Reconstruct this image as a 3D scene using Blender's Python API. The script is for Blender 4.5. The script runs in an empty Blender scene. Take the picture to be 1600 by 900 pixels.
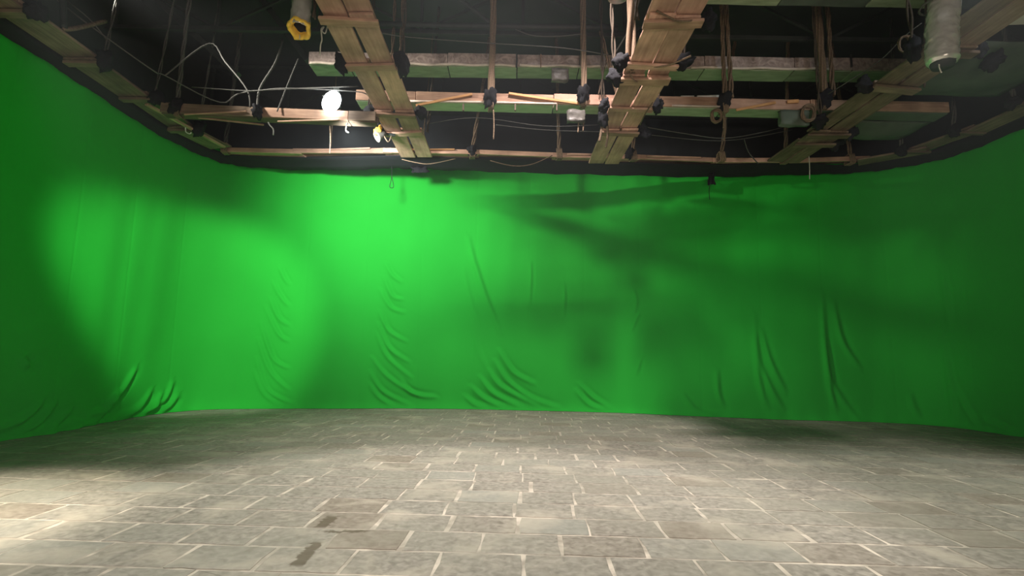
import bpy, bmesh, math, random
import numpy as np
from mathutils import Vector, Matrix, noise

scene = bpy.context.scene
COL = scene.collection
rnd = random.Random(7)

# ------------------------------------------------------------------ camera
F = 800.0                                   # focal length in pixels of a 1600x900 frame
CAMH = 1.45
PITCH = math.atan(103 / F)
ROLL = math.radians(1.0)
_r0 = Vector((1, 0, 0)); _f = Vector((0, math.cos(PITCH), math.sin(PITCH))); _u0 = Vector((0, -math.sin(PITCH), math.cos(PITCH)))
_r = _r0 * math.cos(ROLL) + _u0 * math.sin(ROLL)
_u = _u0 * math.cos(ROLL) - _r0 * math.sin(ROLL)
EYE = Vector((0, 0, CAMH))
cam_data = bpy.data.cameras.new('camera'); cam = bpy.data.objects.new('camera', cam_data); COL.objects.link(cam)
cam_data.sensor_width = 36; cam_data.lens = F / 1600 * 36; cam_data.clip_start = 0.05; cam_data.clip_end = 100
M = Matrix((( _r.x, _u.x, -_f.x, EYE.x), (_r.y, _u.y, -_f.y, EYE.y), (_r.z, _u.z, -_f.z, EYE.z), (0, 0, 0, 1)))
cam.matrix_world = M
scene.camera = cam

def ray(x, y): return _f + _r * ((x - 800) / F) - _u * ((y - 450) / F)
def at_z(x, y, z):
    d = ray(x, y); return EYE + d * ((z - CAMH) / d.z)
def at_y(x, y, Y):
    d = ray(x, y); return EYE + d * (Y / d.y)

# ------------------------------------------------------------------ world, lights, exposure
vs = scene.view_settings
vs.view_transform = 'Standard'; vs.look = 'None'; vs.gamma = 1.0; vs.use_curve_mapping = False; vs.exposure = 0.0
w = bpy.data.worlds.new('world'); scene.world = w; w.use_nodes = True
w.node_tree.nodes['Background'].inputs[0].default_value = (0.75, 0.9, 1.0, 1)
w.node_tree.nodes['Background'].inputs[1].default_value = 0.02
# thin haze added for lens veil: lifts the darks, dulls the greens
_hz = w.node_tree.nodes.new('ShaderNodeVolumeScatter')
_hz.inputs['Color'].default_value = (0.86, 0.93, 1.0, 1); _hz.inputs['Density'].default_value = 0.0022; _hz.inputs['Anisotropy'].default_value = 0.1
w.node_tree.links.new(_hz.outputs[0], w.node_tree.nodes['World Output'].inputs['Volume'])

def spot(name, loc, aim, power, angle, blend=0.5, color=(1, 1, 1), size=0.12):
    l = bpy.data.lights.new(name, 'SPOT'); l.energy = power; l.spot_size = math.radians(angle); l.spot_blend = blend
    l.color = color; l.shadow_soft_size = size
    o = bpy.data.objects.new(name, l); COL.objects.link(o)
    o.location = loc; o.rotation_euler = (Vector(aim) - Vector(loc)).to_track_quat('-Z', 'Y').to_euler()
    return o
def area(name, loc, aim, power, sx, sy, color=(1, 1, 1)):
    l = bpy.data.lights.new(name, 'AREA'); l.shape = 'RECTANGLE'; l.size = sx; l.size_y = sy; l.energy = power; l.color = color
    o = bpy.data.objects.new(name, l); COL.objects.link(o)
    o.location = loc; o.rotation_euler = (Vector(aim) - Vector(loc)).to_track_quat('-Z', 'Y').to_euler()
    return o
# lamps that wash the green cloth
spot('cloth_key_lamp', (-3.1, 9.0, 5.5), (-3.35, 13.4, 4.8), 1450, 98, 1.0, (0.97, 1, 0.97), 0.2)
spot('cloth_side_lamp', (-4.6, 4.0, 5.4), (-7.3, 12.2, 2.35), 2900, 36, 0.6, (1, 1, 0.88), 0.25)
spot('cloth_far_lamp', (-7.2, 7.4, 7.55), (3.2, 13.3, 4.1), 3200, 40, 1.0, (1, 0.93, 0.82), 0.22)
# lamps over the floor
spot('floor_lamp_middle', (-0.7, 4.5, 5.8), (-0.6, 4.5, 0), 1650, 76, 0.45, (1, 0.93, 0.88), 0.2)
spot('floor_lamp_side', (4.9, 5.0, 5.8), (5.3, 5.1, 0), 1150, 86, 0.8, (1, 0.96, 0.88), 0.2)
spot('floor_lamp_warm', (-6.2, 2.6, 6.8), (-5.2, 4.3, 0), 5600, 34, 0.9, (1, 0.89, 0.75), 0.25)
spot('floor_lamp_back', (0.6, 7.0, 8.8), (0.7, 9.8, 0), 3300, 88, 1.0, (1, 0.86, 0.84), 0.25)
# unseen fill added behind the camera to brighten the catwalk undersides
area('front_fill_light', (1.0, -4.6, 1.5), (0, 6, 4.5), 420, 5, 2.6, (1, 0.82, 0.68))
# the lamp high on the shaded side that glints on the foil duct
spot('flank_lamp', (7.4, 2.4, 6.7), (5.2, 6.6, 5.6), 420, 64, 0.8, (0.95, 1, 1), 0.18)

# ------------------------------------------------------------------ material helpers
def mat(name):
    m = bpy.data.materials.new(name); m.use_nodes = True
    nt = m.node_tree; b = nt.nodes['Principled BSDF']
    return m, nt, b
def N(nt, t, **k):
    n = nt.nodes.new(t)
    for a, v in k.items(): setattr(n, a, v)
    return n
def simple(name, c, rough=0.8, metal=0.0, var=0.25, scale=8.0, bump=0.2, spec=0.3, vec='Object', stretch=(1, 1, 1)):
    m, nt, b = mat(name)
    tc = N(nt, 'ShaderNodeTexCoord'); mp = N(nt, 'ShaderNodeMapping'); mp.inputs['Scale'].default_value = stretch
    nz = N(nt, 'ShaderNodeTexNoise'); nz.inputs['Scale'].default_value = scale; nz.inputs['Detail'].default_value = 5
    nt.links.new(tc.outputs[vec], mp.inputs[0]); nt.links.new(mp.outputs[0], nz.inputs['Vector'])
    oi = N(nt, 'ShaderNodeObjectInfo')
    add = N(nt, 'ShaderNodeMath', operation='MULTIPLY_ADD'); add.inputs[1].default_value = 0.45; 
    nt.links.new(oi.outputs['Random'], add.inputs[0]); nt.links.new(nz.outputs['Fac'], add.inputs[2])
    cr = N(nt, 'ShaderNodeValToRGB')
    cr.color_ramp.elements[0].position = 0.35; cr.color_ramp.elements[1].position = 1.1 if False else 1.0
    cr.color_ramp.elements[0].color = tuple(x * (1 - var) for x in c) + (1,)
    cr.color_ramp.elements[1].color = tuple(min(1, x * (1 + var)) for x in c) + (1,)
    nt.links.new(add.outputs[0], cr.inputs[0]); nt.links.new(cr.outputs[0], b.inputs['Base Color'])
    b.inputs['Roughness'].default_value = rough; b.inputs['Metallic'].default_value = metal
    b.inputs['Specular IOR Level'].default_value = spec
    if bump:
        bp = N(nt, 'ShaderNodeBump'); bp.inputs['Strength'].default_value = bump; bp.inputs['Distance'].default_value = 0.01
        nt.links.new(nz.outputs['Fac'], bp.inputs['Height']); nt.links.new(bp.outputs[0], b.inputs['Normal'])
    return m
def wood(name, c1, c2, rough=0.75):
    m, nt, b = mat(name)
    tc = N(nt, 'ShaderNodeTexCoord'); oi = N(nt, 'ShaderNodeObjectInfo')
    off = N(nt, 'ShaderNodeVectorMath', operation='MULTIPLY_ADD')
    comb = N(nt, 'ShaderNodeCombineXYZ'); 
    for i in range(3): nt.links.new(oi.outputs['Random'], comb.inputs[i])
    off.inputs[1].default_value = (37, 37, 37)
    nt.links.new(comb.outputs[0], off.inputs[0]); nt.links.new(tc.outputs['Object'], off.inputs[2])
    mp = N(nt, 'ShaderNodeMapping'); mp.inputs['Scale'].default_value = (0.8, 9, 9); nt.links.new(off.outputs[0], mp.inputs[0])
    nz = N(nt, 'ShaderNodeTexNoise'); nz.inputs['Scale'].default_value = 2.2; nz.inputs['Detail'].default_value = 6; nz.inputs['Distortion'].default_value = 0.6
    nt.links.new(mp.outputs[0], nz.inputs['Vector'])
    n2 = N(nt, 'ShaderNodeTexNoise'); n2.inputs['Scale'].default_value = 2.5; n2.inputs['Detail'].default_value = 3; nt.links.new(off.outputs[0], n2.inputs['Vector'])
    cr = N(nt, 'ShaderNodeValToRGB'); cr.color_ramp.elements[0].color = c1 + (1,); cr.color_ramp.elements[1].color = c2 + (1,)
    cr.color_ramp.elements[0].position = 0.3; cr.color_ramp.elements[1].position = 0.72
    nt.links.new(nz.outputs['Fac'], cr.inputs[0])
    mul = N(nt, 'ShaderNodeMapRange'); mul.inputs[1].default_value = 0.25; mul.inputs[2].default_value = 0.75; mul.inputs[3].default_value = 0.65; mul.inputs[4].default_value = 1.25
    nt.links.new(n2.outputs['Fac'], mul.inputs[0])
    rr = N(nt, 'ShaderNodeMapRange'); rr.inputs[3].default_value = 0.75; rr.inputs[4].default_value = 1.2; nt.links.new(oi.outputs['Random'], rr.inputs[0])
    mm = N(nt, 'ShaderNodeMath', operation='MULTIPLY'); nt.links.new(mul.outputs[0], mm.inputs[0]); nt.links.new(rr.outputs[0], mm.inputs[1])
    sc = N(nt, 'ShaderNodeVectorMath', operation='SCALE'); nt.links.new(cr.outputs[0], sc.inputs[0]); nt.links.new(mm.outputs[0], sc.inputs['Scale'])
    nt.links.new(sc.outputs[0], b.inputs['Base Color']); b.inputs['Roughness'].default_value = rough; b.inputs['Specular IOR Level'].default_value = 0.25
    bp = N(nt, 'ShaderNodeBump'); bp.inputs['Strength'].default_value = 0.35; bp.inputs['Distance'].default_value = 0.01
    nt.links.new(nz.outputs['Fac'], bp.inputs['Height']); nt.links.new(bp.outputs[0], b.inputs['Normal'])
    return m

MAT = {}
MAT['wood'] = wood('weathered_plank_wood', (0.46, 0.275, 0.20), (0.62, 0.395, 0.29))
MAT['wood_orange'] = wood('fresh_batten_wood', (0.42, 0.20, 0.08), (0.62, 0.36, 0.17))
MAT['wood_red'] = wood('reddish_board_wood', (0.30, 0.175, 0.12), (0.46, 0.30, 0.21))
MAT['wood_mid'] = wood('mid_dark_wood', (0.17, 0.12, 0.088), (0.28, 0.205, 0.15))  # plank tone between the pale wood and the dark timber
MAT['wood_dark'] = wood('dark_timber', (0.10, 0.075, 0.055), (0.20, 0.15, 0.11))
MAT['rope'] = simple('brown_coir_rope', (0.19, 0.135, 0.09), 0.95, var=0.4, scale=40, bump=0.5)
MAT['rope_dark'] = simple('dark_rope', (0.07, 0.055, 0.04), 0.95, var=0.4, scale=40, bump=0.5)  # darker rope tone for the catwalk hangers
MAT['rope_grey'] = simple('grey_rope', (0.085, 0.085, 0.08), 0.95, var=0.3, scale=40, bump=0.5)
MAT['wire'] = simple('pale_wire', (0.11, 0.11, 0.105), 0.7, var=0.2, scale=20, bump=0)
MAT['white_cord'] = simple('white_cord', (0.6, 0.58, 0.52), 0.8, var=0.15, scale=20, bump=0)
MAT['black_rag'] = simple('black_rag', (0.012, 0.013, 0.016), 0.9, var=0.4, scale=12, bump=0.6)
MAT['black_cloth'] = simple('black_masking_cloth', (0.012, 0.013, 0.016), 0.95, var=0.3, scale=3, bump=0.3)
MAT['steel'] = simple('dark_painted_steel', (0.035, 0.042, 0.04), 0.6, var=0.3, scale=5, bump=0.1)
MAT['green_board'] = simple('green_painted_board', (0.30, 0.37, 0.24), 0.55, var=0.35, scale=3, bump=0.15, stretch=(1, 3, 3))
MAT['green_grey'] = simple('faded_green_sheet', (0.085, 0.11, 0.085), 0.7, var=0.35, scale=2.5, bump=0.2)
MAT['foil'] = simple('crinkled_foil', (0.82, 0.80, 0.74), 0.24, metal=0.6, var=0.12, scale=11, bump=1.0)
MAT['yellow_foam'] = simple('yellow_insulation_foam', (0.80, 0.50, 0.08), 0.95, var=0.35, scale=18, bump=0.8)
MAT['grey_metal'] = simple('grey_lamp_metal', (0.30, 0.30, 0.30), 0.45, metal=0.6, var=0.2, scale=6, bump=0.05)
MAT['white_plastic'] = simple('white_plastic', (0.75, 0.74, 0.70), 0.5, var=0.06, scale=6, bump=0.05)
MAT['plastic'] = simple('milky_plastic_film', (0.62, 0.53, 0.46), 0.35, var=0.2, scale=9, bump=0.5)
MAT['hook_metal'] = simple('hook_metal', (0.32, 0.32, 0.30), 0.4, metal=0.3, var=0.1, scale=6, bump=0)
MAT['dull_bag'] = simple('dull_plastic_bag', (0.13, 0.125, 0.11), 0.4, var=0.4, scale=10, bump=0.8)
MAT['foam_board'] = simple('white_foam_board', (0.62, 0.58, 0.52), 0.85, var=0.08, scale=4, bump=0.1)
MAT['wall'] = simple('dark_wall_plaster', (0.055, 0.060, 0.065), 0.95, var=0.25, scale=0.8, bump=0.2)
MAT['roof'] = simple('dark_roof_sheet', (0.050, 0.057, 0.062), 0.9, var=0.25, scale=0.7, bump=0.1)

# plastic film over boards: pinkish wood seen through a glossy wrap
m, nt, b = mat('plastic_wrapped_board'); MAT['wrapped'] = m
tc = N(nt, 'ShaderNodeTexCoord'); nz = N(nt, 'ShaderNodeTexNoise'); nz.inputs['Scale'].default_value = 7; nz.inputs['Detail'].default_value = 6; nz.inputs['Distortion'].default_value = 1.5
nt.links.new(tc.outputs['Object'], nz.inputs['Vector'])
cr = N(nt, 'ShaderNodeValToRGB'); cr.color_ramp.elements[0].color = (0.22, 0.17, 0.155, 1); cr.color_ramp.elements[1].color = (0.56, 0.45, 0.41, 1)
cr.color_ramp.elements[0].position = 0.3; cr.color_ramp.elements[1].position = 0.75
nt.links.new(nz.outputs['Fac'], cr.inputs[0]); nt.links.new(cr.outputs[0], b.inputs['Base Color'])
b.inputs['Roughness'].default_value = 0.35; b.inputs['Specular IOR Level'].default_value = 0.5; b.inputs['Coat Weight'].default_value = 0.4; b.inputs['Coat Roughness'].default_value = 0.15
bp = N(nt, 'ShaderNodeBump'); bp.inputs['Strength'].default_value = 0.8; bp.inputs['Distance'].default_value = 0.03
nt.links.new(nz.outputs['Fac'], bp.inputs['Height']); nt.links.new(bp.outputs[0], b.inputs['Normal'])

# glowing lamp glass
m, nt, b = mat('lit_lamp_glass'); MAT['lit'] = m
b.inputs['Base Color'].default_value = (1, 1, 1, 1); b.inputs['Emission Color'].default_value = (0.93, 0.98, 1, 1); b.inputs['Emission Strength'].default_value = 40

# green chroma cloth
m, nt, b = mat('green_chroma_cloth'); MAT['chroma'] = m
tc = N(nt, 'ShaderNodeTexCoord')
nz = N(nt, 'ShaderNodeTexNoise'); nz.inputs['Scale'].default_value = 0.9; nz.inputs['Detail'].default_value = 4
nt.links.new(tc.outputs['Object'], nz.inputs['Vector'])
cr = N(nt, 'ShaderNodeValToRGB'); cr.color_ramp.elements[0].color = (0.009, 0.40, 0.026, 1); cr.color_ramp.elements[1].color = (0.013, 0.48, 0.034, 1)
nt.links.new(nz.outputs['Fac'], cr.inputs[0]); nt.links.new(cr.outputs[0], b.inputs['Base Color'])
b.inputs['Roughness'].default_value = 0.85; b.inputs['Specular IOR Level'].default_value = 0.25
mp = N(nt, 'ShaderNodeMapping'); mp.inputs['Scale'].default_value = (1, 1, 0.35); nt.links.new(tc.outputs['Object'], mp.inputs[0])
n2 = N(nt, 'ShaderNodeTexNoise'); n2.inputs['Scale'].default_value = 5; n2.inputs['Detail'].default_value = 5; nt.links.new(mp.outputs[0], n2.inputs['Vector'])
bp = N(nt, 'ShaderNodeBump'); bp.inputs['Strength'].default_value = 0.12; bp.inputs['Distance'].default_value = 0.03
nt.links.new(n2.outputs['Fac'], bp.inputs['Height']); nt.links.new(bp.outputs[0], b.inputs['Normal'])

# floor: stone and mortar share the same dust and stains, laid out in metres on the ground
STAINS = [(at_z(522, 806, 0), at_z(500, 824, 0), 0.05), (at_z(497, 846, 0), at_z(462, 885, 0), 0.045), (at_z(505, 830, 0), at_z(575, 831, 0), 0.025)]
def floor_mat(name, c1, c2, mortar):
    m, nt, b = mat(name)
    geo = N(nt, 'ShaderNodeNewGeometry'); oi = N(nt, 'ShaderNodeObjectInfo')
    def noise_(scale, det, dist=0.0):
        n = N(nt, 'ShaderNodeTexNoise'); n.inputs['Scale'].default_value = scale; n.inputs['Detail'].default_value = det; n.inputs['Distortion'].default_value = dist
        nt.links.new(geo.outputs['Position'], n.inputs['Vector']); return n
    def mix(fac, a, bb):
        x = N(nt, 'ShaderNodeMix', data_type='RGBA')
        if isinstance(fac, float): x.inputs[0].default_value = fac
        else: nt.links.new(fac, x.inputs[0])
        for s, v in ((6, a), (7, bb)):
            if isinstance(v, tuple): x.inputs[s].default_value = v
            else: nt.links.new(v, x.inputs[s])
        return x.outputs[2]
    def rng(src, a, b_, c=0.0, d=1.0):
        r = N(nt, 'ShaderNodeMapRange'); r.inputs[1].default_value = a; r.inputs[2].default_value = b_; r.inputs[3].default_value = c; r.inputs[4].default_value = d
        nt.links.new(src, r.inputs[0]); return r.outputs[0]
    fine = noise_(16, 9, 0.6); big = noise_(0.9, 4); mid = noise_(3.2, 6, 0.8); dust = noise_(1.7, 8, 0.5)
    if not mortar:
        ad = N(nt, 'ShaderNodeMath', operation='ADD'); fr = N(nt, 'ShaderNodeMath', operation='FRACT')
        nt.links.new(oi.outputs['Random'], ad.inputs[0]); nt.links.new(geo.outputs['Random Per Island'], ad.inputs[1]); nt.links.new(ad.outputs[0], fr.inputs[0])
        base = mix(rng(fine.outputs['Fac'], 0.3, 0.7), c1 + (1,), c2 + (1,))
        base = mix(rng(fr.outputs[0], 0.72, 1.0, 0.0, 0.45), base, (0.20, 0.15, 0.105, 1))
        base = mix(rng(fr.outputs[0], 0.25, 0.0, 0.0, 0.5), base, (0.31, 0.32, 0.28, 1))
        base = mix(rng(dust.outputs['Fac'], 0.52, 0.66, 0.0, 0.65), base, (0.46, 0.42, 0.34, 1))
    else:
        base = mix(rng(mid.outputs['Fac'], 0.40, 0.60), c1 + (1,), c2 + (1,))
    base = mix(rng(big.outputs['Fac'], 0.42, 0.66, 0.0, 0.55), base, (0.27, 0.265, 0.215, 1))
    base = mix(rng(mid.outputs['Fac'], 0.62, 0.80, 0.0, 0.5), base, (0.13, 0.115, 0.085, 1))
    # wet streaks near the front of the paving
    sx = N(nt, 'ShaderNodeSeparateXYZ'); nt.links.new(geo.outputs['Position'], sx.inputs[0])
    for A, B, wd in STAINS:
        d = (B - A); L = d.length; d = d / L
        def lin(px, py, k):
            a = N(nt, 'ShaderNodeMath', operation='MULTIPLY_ADD'); a.inputs[1].default_value = px; a.inputs[2].default_value = k; nt.links.new(sx.outputs[0], a.inputs[0])
            c = N(nt, 'ShaderNodeMath', operation='MULTIPLY_ADD'); c.inputs[1].default_value = py; nt.links.new(sx.outputs[1], c.inputs[0]); nt.links.new(a.outputs[0], c.inputs[2]); return c.outputs[0]
        t = lin(d.x, d.y, -(A.x * d.x + A.y * d.y)); s = lin(-d.y, d.x, A.x * d.y - A.y * d.x)
        ab = N(nt, 'ShaderNodeMath', operation='ABSOLUTE'); nt.links.new(s, ab.inputs[0])
        wob = N(nt, 'ShaderNodeMath', operation='MULTIPLY_ADD'); wob.inputs[1].default_value = 0.10; nt.links.new(fine.outputs['Fac'], wob.inputs[0]); nt.links.new(ab.outputs[0], wob.inputs[2])
        f1 = rng(wob.outputs[0], wd + 0.06, wd + 0.04); f2 = rng(t, -0.02, 0.03); f3 = rng(t, L + 0.02, L - 0.03)
        p1 = N(nt, 'ShaderNodeMath', operation='MULTIPLY'); nt.links.new(f1, p1.inputs[0]); nt.links.new(f2, p1.inputs[1])
        p2 = N(nt, 'ShaderNodeMath', operation='MULTIPLY'); nt.links.new(p1.outputs[0], p2.inputs[0]); nt.links.new(f3, p2.inputs[1])
        p3 = N(nt, 'ShaderNodeMath', operation='MULTIPLY'); nt.links.new(p2.outputs[0], p3.inputs[0]); p3.inputs[1].default_value = 0.75
        base = mix(p3.outputs[0], base, (0.085, 0.065, 0.04, 1))
    nt.links.new(base, b.inputs['Base Color'])
    b.inputs['Roughness'].default_value = 0.75; b.inputs['Specular IOR Level'].default_value = 0.3
    bp = N(nt, 'ShaderNodeBump'); bp.inputs['Strength'].default_value = 0.5; bp.inputs['Distance'].default_value = 0.008
    nt.links.new(fine.outputs['Fac'], bp.inputs['Height']); nt.links.new(bp.outputs[0], b.inputs['Normal'])
    return m
MAT['stone'] = floor_mat('paving_stone', (0.175, 0.162, 0.135), (0.36, 0.335, 0.285), False)
MAT['mortar'] = floor_mat('pale_mortar', (0.34, 0.305, 0.25), (0.64, 0.575, 0.48), True)

# ------------------------------------------------------------------ object helpers
def link(name, me, material, parent=None, mw=None):
    o = bpy.data.objects.new(name, me); COL.objects.link(o)
    if material is not None and len(me.materials) == 0: me.materials.append(MAT[material])
    if parent is not None: o.parent = parent; o.matrix_parent_inverse = parent.matrix_world.inverted() if False else Matrix()
    if mw is not None:
        o.matrix_basis = (Matrix.Translation(-Vector(parent.location)) @ mw) if parent is not None else mw
    return o
def tag(o, label, cat, group=None, kind=None):
    if label: o['label'] = label
    if cat: o['category'] = cat
    if group: o['group'] = group
    if kind: o['kind'] = kind
    return o
def thing(name, label, cat, loc=(0, 0, 0), group=None):
    o = bpy.data.objects.new(name, None); COL.objects.link(o); o.location = loc; o.empty_display_size = 0.2
    return tag(o, label, cat, group)
def mesh_from(verts, faces, name='mesh', smooth=False):
    me = bpy.data.meshes.new(name); me.from_pydata([tuple(v) for v in verts], [], faces); me.update()
    if smooth:
        me.polygons.foreach_set('use_smooth', [True] * len(me.polygons))
    return me
def bm_mesh(bm, name='mesh', smooth=False):
    me = bpy.data.meshes.new(name); bm.to_mesh(me); bm.free()
    if smooth: me.polygons.foreach_set('use_smooth', [True] * len(me.polygons))
    return me
def box_mesh(L, W, T, bev=0.006, sag=0.0, warp=0.0, name='board', seg=1):
    bm = bmesh.new(); bmesh.ops.create_cube(bm, size=1)
    for v in bm.verts: v.co = Vector((v.co.x * L, v.co.y * W, v.co.z * T))
    if seg > 1:
        es = [e for e in bm.edges if abs(abs((e.verts[0].co - e.verts[1].co).x) - L) < 1e-5]
        bmesh.ops.subdivide_edges(bm, edges=es, cuts=seg - 1)
        for v in bm.verts:
            t = v.co.x / L * 2
            v.co.z -= sag * (1 - t * t); v.co.y += warp * math.sin(t * 2.3); v.co.z += warp * 0.4 * math.sin(t * 3 + v.co.y * 9)
    if bev: bmesh.ops.bevel(bm, geom=[e for e in bm.edges if e.calc_face_angle(0) > 0.6], offset=bev, segments=1, affect='EDGES')
    return bm_mesh(bm, name)
def frame(A, B, up=Vector((0, 0, 1)), roll=0.0):
    A = Vector(A); B = Vector(B); x = (B - A).normalized()
    y = up.cross(x)
    if y.length < 1e-4: y = Vector((0, 1, 0)).cross(x)
    y.normalize(); z = x.cross(y)
    R = Matrix((x, y, z)).transposed().to_4x4()
    return Matrix.Translation((A + B) / 2) @ R @ Matrix.Rotation(roll, 4, 'X'), (B - A).length
def board(name, A, B, W, T, material, parent=None, roll=0.0, sag=0.0, warp=0.004, bev=0.006, up=Vector((0, 0, 1))):
    mw, L = frame(A, B, up, roll)
    return link(name, box_mesh(L, W, T, bev, sag, warp, seg=6 if L > 0.8 else 1), material, parent, mw)
def tube_geo(pts, rad, n=6, verts=None, faces=None, twist=0.0):
    verts = [] if verts is None else verts; faces = [] if faces is None else faces
    pts = [Vector(p) for p in pts]; k = len(pts); base = len(verts)
    t0 = (pts[1] - pts[0]).normalized(); ref = Vector((0, 0, 1)) if abs(t0.z) < 0.9 else Vector((1, 0, 0))
    a = t0.cross(ref).normalized()
    for i, p in enumerate(pts):
        t = (pts[min(i + 1, k - 1)] - pts[max(i - 1, 0)])
        t = t.normalized() if t.length > 1e-7 else t0
        a = (a - t * a.dot(t)).normalized(); c = t.cross(a)
        r = rad[i] if isinstance(rad, (list, tuple)) else rad
        for j in range(n):
            q = 2 * math.pi * j / n + twist * i
            verts.append(p + (a * math.cos(q) + c * math.sin(q)) * r)
    for i in range(k - 1):
        for j in range(n):
            faces.append((base + i * n + j, base + i * n + (j + 1) % n, base + (i + 1) * n + (j + 1) % n, base + (i + 1) * n + j))
    faces.append(tuple(base + j for j in reversed(range(n)))); faces.append(tuple(base + (k - 1) * n + j for j in range(n)))
    return verts, faces
def smooth_path(pts, per=6):
    pts = [Vector(p) for p in pts]
    if len(pts) < 3:
        return [pts[0].lerp(pts[1], i / per) for i in range(per + 1)]
    out = []
    for i in range(len(pts) - 1):
        p0 = pts[max(i - 1, 0)]; p1 = pts[i]; p2 = pts[i + 1]; p3 = pts[min(i + 2, len(pts) - 1)]
        for s in range(per):
            t = s / per
            out.append(0.5 * ((2 * p1) + (p2 - p0) * t + (2 * p0 - 5 * p1 + 4 * p2 - p3) * t * t + (3 * p1 - p0 - 3 * p2 + p3) * t ** 3))
    out.append(pts[-1]); return out
def local(o_loc, verts): 
    l = Vector(o_loc); return [Vector(v) - l for v in verts]
def tube(name, pts, r, material, parent=None, per=6, n=6, smooth=True):
    v, f = tube_geo(smooth_path(pts, per) if per else pts, r, n)
    base = parent.location if parent is not None else Vector((0, 0, 0))
    if parent is None:
        c = Vector(pts[0]); me = mesh_from(local(c, v), f, name, smooth); o = link(name, me, material); o.location = c; return o
    return link(name, mesh_from(local(base, v), f, name, smooth), material, parent)
def rope(name, A, B, r, material, parent, strands=2, slack=0.02, wraps=None):
    """a twisted rope of two or three strands from A to B"""
    A = Vector(A); B = Vector(B); d = B - A; L = d.length; d.normalize()
    ref = Vector((1, 0, 0)) if abs(d.x) < 0.8 else Vector((0, 1, 0))
    a = d.cross(ref).normalized(); c = d.cross(a); v = []; f = []
    k = max(6, int(L / 0.07)); ph = rnd.random() * 6
    for s in range(strands):
        pts = []
        for i in range(k + 1):
            t = i / k; q = t * L * (5.5 if r < .045 else 1.6) + ph + 2 * math.pi * s / strands; rr = r * 0.75 * (1 + 0.3 * math.sin(t * 9 + s))
            pts.append(A.lerp(B, t) + (a * math.cos(q) + c * math.sin(q)) * rr + a * slack * math.sin(t * math.pi))
        tube_geo(pts, r * 0.62, 5, v, f)
    return link(name, mesh_from(local(parent.location, v), f, name, True), material, parent)
LUMPS = []
def lump_meshes():
    for k in range(4):
        bm = bmesh.new(); bmesh.ops.create_icosphere(bm, subdivisions=3, radius=1)
        for v in bm.verts:
            p = v.co.copy(); n1 = noise.noise(p * 1.3 + Vector((k * 7, 0, 0))); n2 = noise.noise(p * 3.1 + Vector((0, k * 5, 0)))
            n3 = noise.noise(p * 6 + Vector((k, k, 3))); v.co = p * (1 + 0.55 * n1 + 0.42 * n2 + 0.2 * n3); v.co.z = v.co.z * 1.1 - 0.25 * max(0, n2)
        LUMPS.append(bm_mesh(bm, 'lashing_bundle', True))
    for me in LUMPS: me.materials.append(MAT['black_rag'])
lump_meshes()
def lump(name, p, size, parent=None):
    me = LUMPS[rnd.randrange(4)]
    o = bpy.data.objects.new(name, me); COL.objects.link(o)
    if parent is not None: o.parent = parent; o.location = Vector(p) - Vector(parent.location)
    else: o.location = p
    o.scale = size; o.rotation_euler = (rnd.random() * 0.6, rnd.random() * 0.6, rnd.random() * 6)
    return o
def lashing(name, p, w, h, d, parent, material='rope', turns=4):
    """several turns of rope wrapped round a bar (a rectangular coil)"""
    p = Vector(p); v = []; f = []
    for k in range(turns):
        x = (k - (turns - 1) / 2) * 0.028
        ring = [p + Vector((x + 0.01 * math.sin(q * 2), math.copysign(min(abs(math.cos(q)) * 1.35, 1), math.cos(q)) * d / 2, math.copysign(min(abs(math.sin(q)) * 1.35, 1), math.sin(q)) * h / 2)) for q in [2 * math.pi * i / 14 for i in range(15)]]
        tube_geo(ring, w, 5, v, f)
    return link(name, mesh_from(local(parent.location, v), f, name, True), material, parent)
def rope_coil(name, p, R, label, r=0.018, turns=4):
    v = []; f = []
    for k in range(turns):
        off = Vector((rnd.uniform(-.02, .02), rnd.uniform(-.03, .03), rnd.uniform(-.02, .02))); RR = R * rnd.uniform(0.88, 1.06)
        ring = [off + Vector((math.cos(q) * RR * 0.8, 0.02 * math.sin(q * 3 + k), math.sin(q) * RR - R * 0.3 * (1 - math.cos(q)) * 0.1)) for q in [2 * math.pi * i / 24 for i in range(25)]]
        tube_geo(ring, r, 6, v, f)
    o = link(name, mesh_from(v, f, name, True), 'rope'); o.location = p
    return tag(o, label, 'rope')

# ------------------------------------------------------------------ room shell
def slab(name, x0, x1, y0, y1, z0, z1, material):
    bm = bmesh.new(); bmesh.ops.create_cube(bm, size=1)
    for v in bm.verts: v.co = Vector((v.co.x * (x1 - x0), v.co.y * (y1 - y0), v.co.z * (z1 - z0)))
    o = link(name, bm_mesh(bm, name), material); o.location = ((x0 + x1) / 2, (y0 + y1) / 2, (z0 + z1) / 2)
    o['kind'] = 'structure'; return o
XL, XR, YF, YB, ZC = -8.7, 11.1, -5.2, 14.8, 9.4
slab('wall_back', XL - .2, XR + .2, YB, YB + .2, -.2, ZC, 'wall')
slab('wall_left', XL - .2, XL, YF, YB, -.2, ZC, 'wall')
slab('wall_right', XR, XR + .2, YF, YB, -.2, ZC, 'wall')
slab('wall_front', XL - .2, XR + .2, YF - .2, YF, -.2, ZC, 'wall')
slab('ceiling', XL - .2, XR + .2, YF - .2, YB + .2, ZC, ZC + .2, 'roof')
floor = slab('floor', XL, XR, YF, YB, -.2, -0.0045, 'mortar')
floor['label'] = 'pale mortared bed under the grey stone paving'

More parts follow.
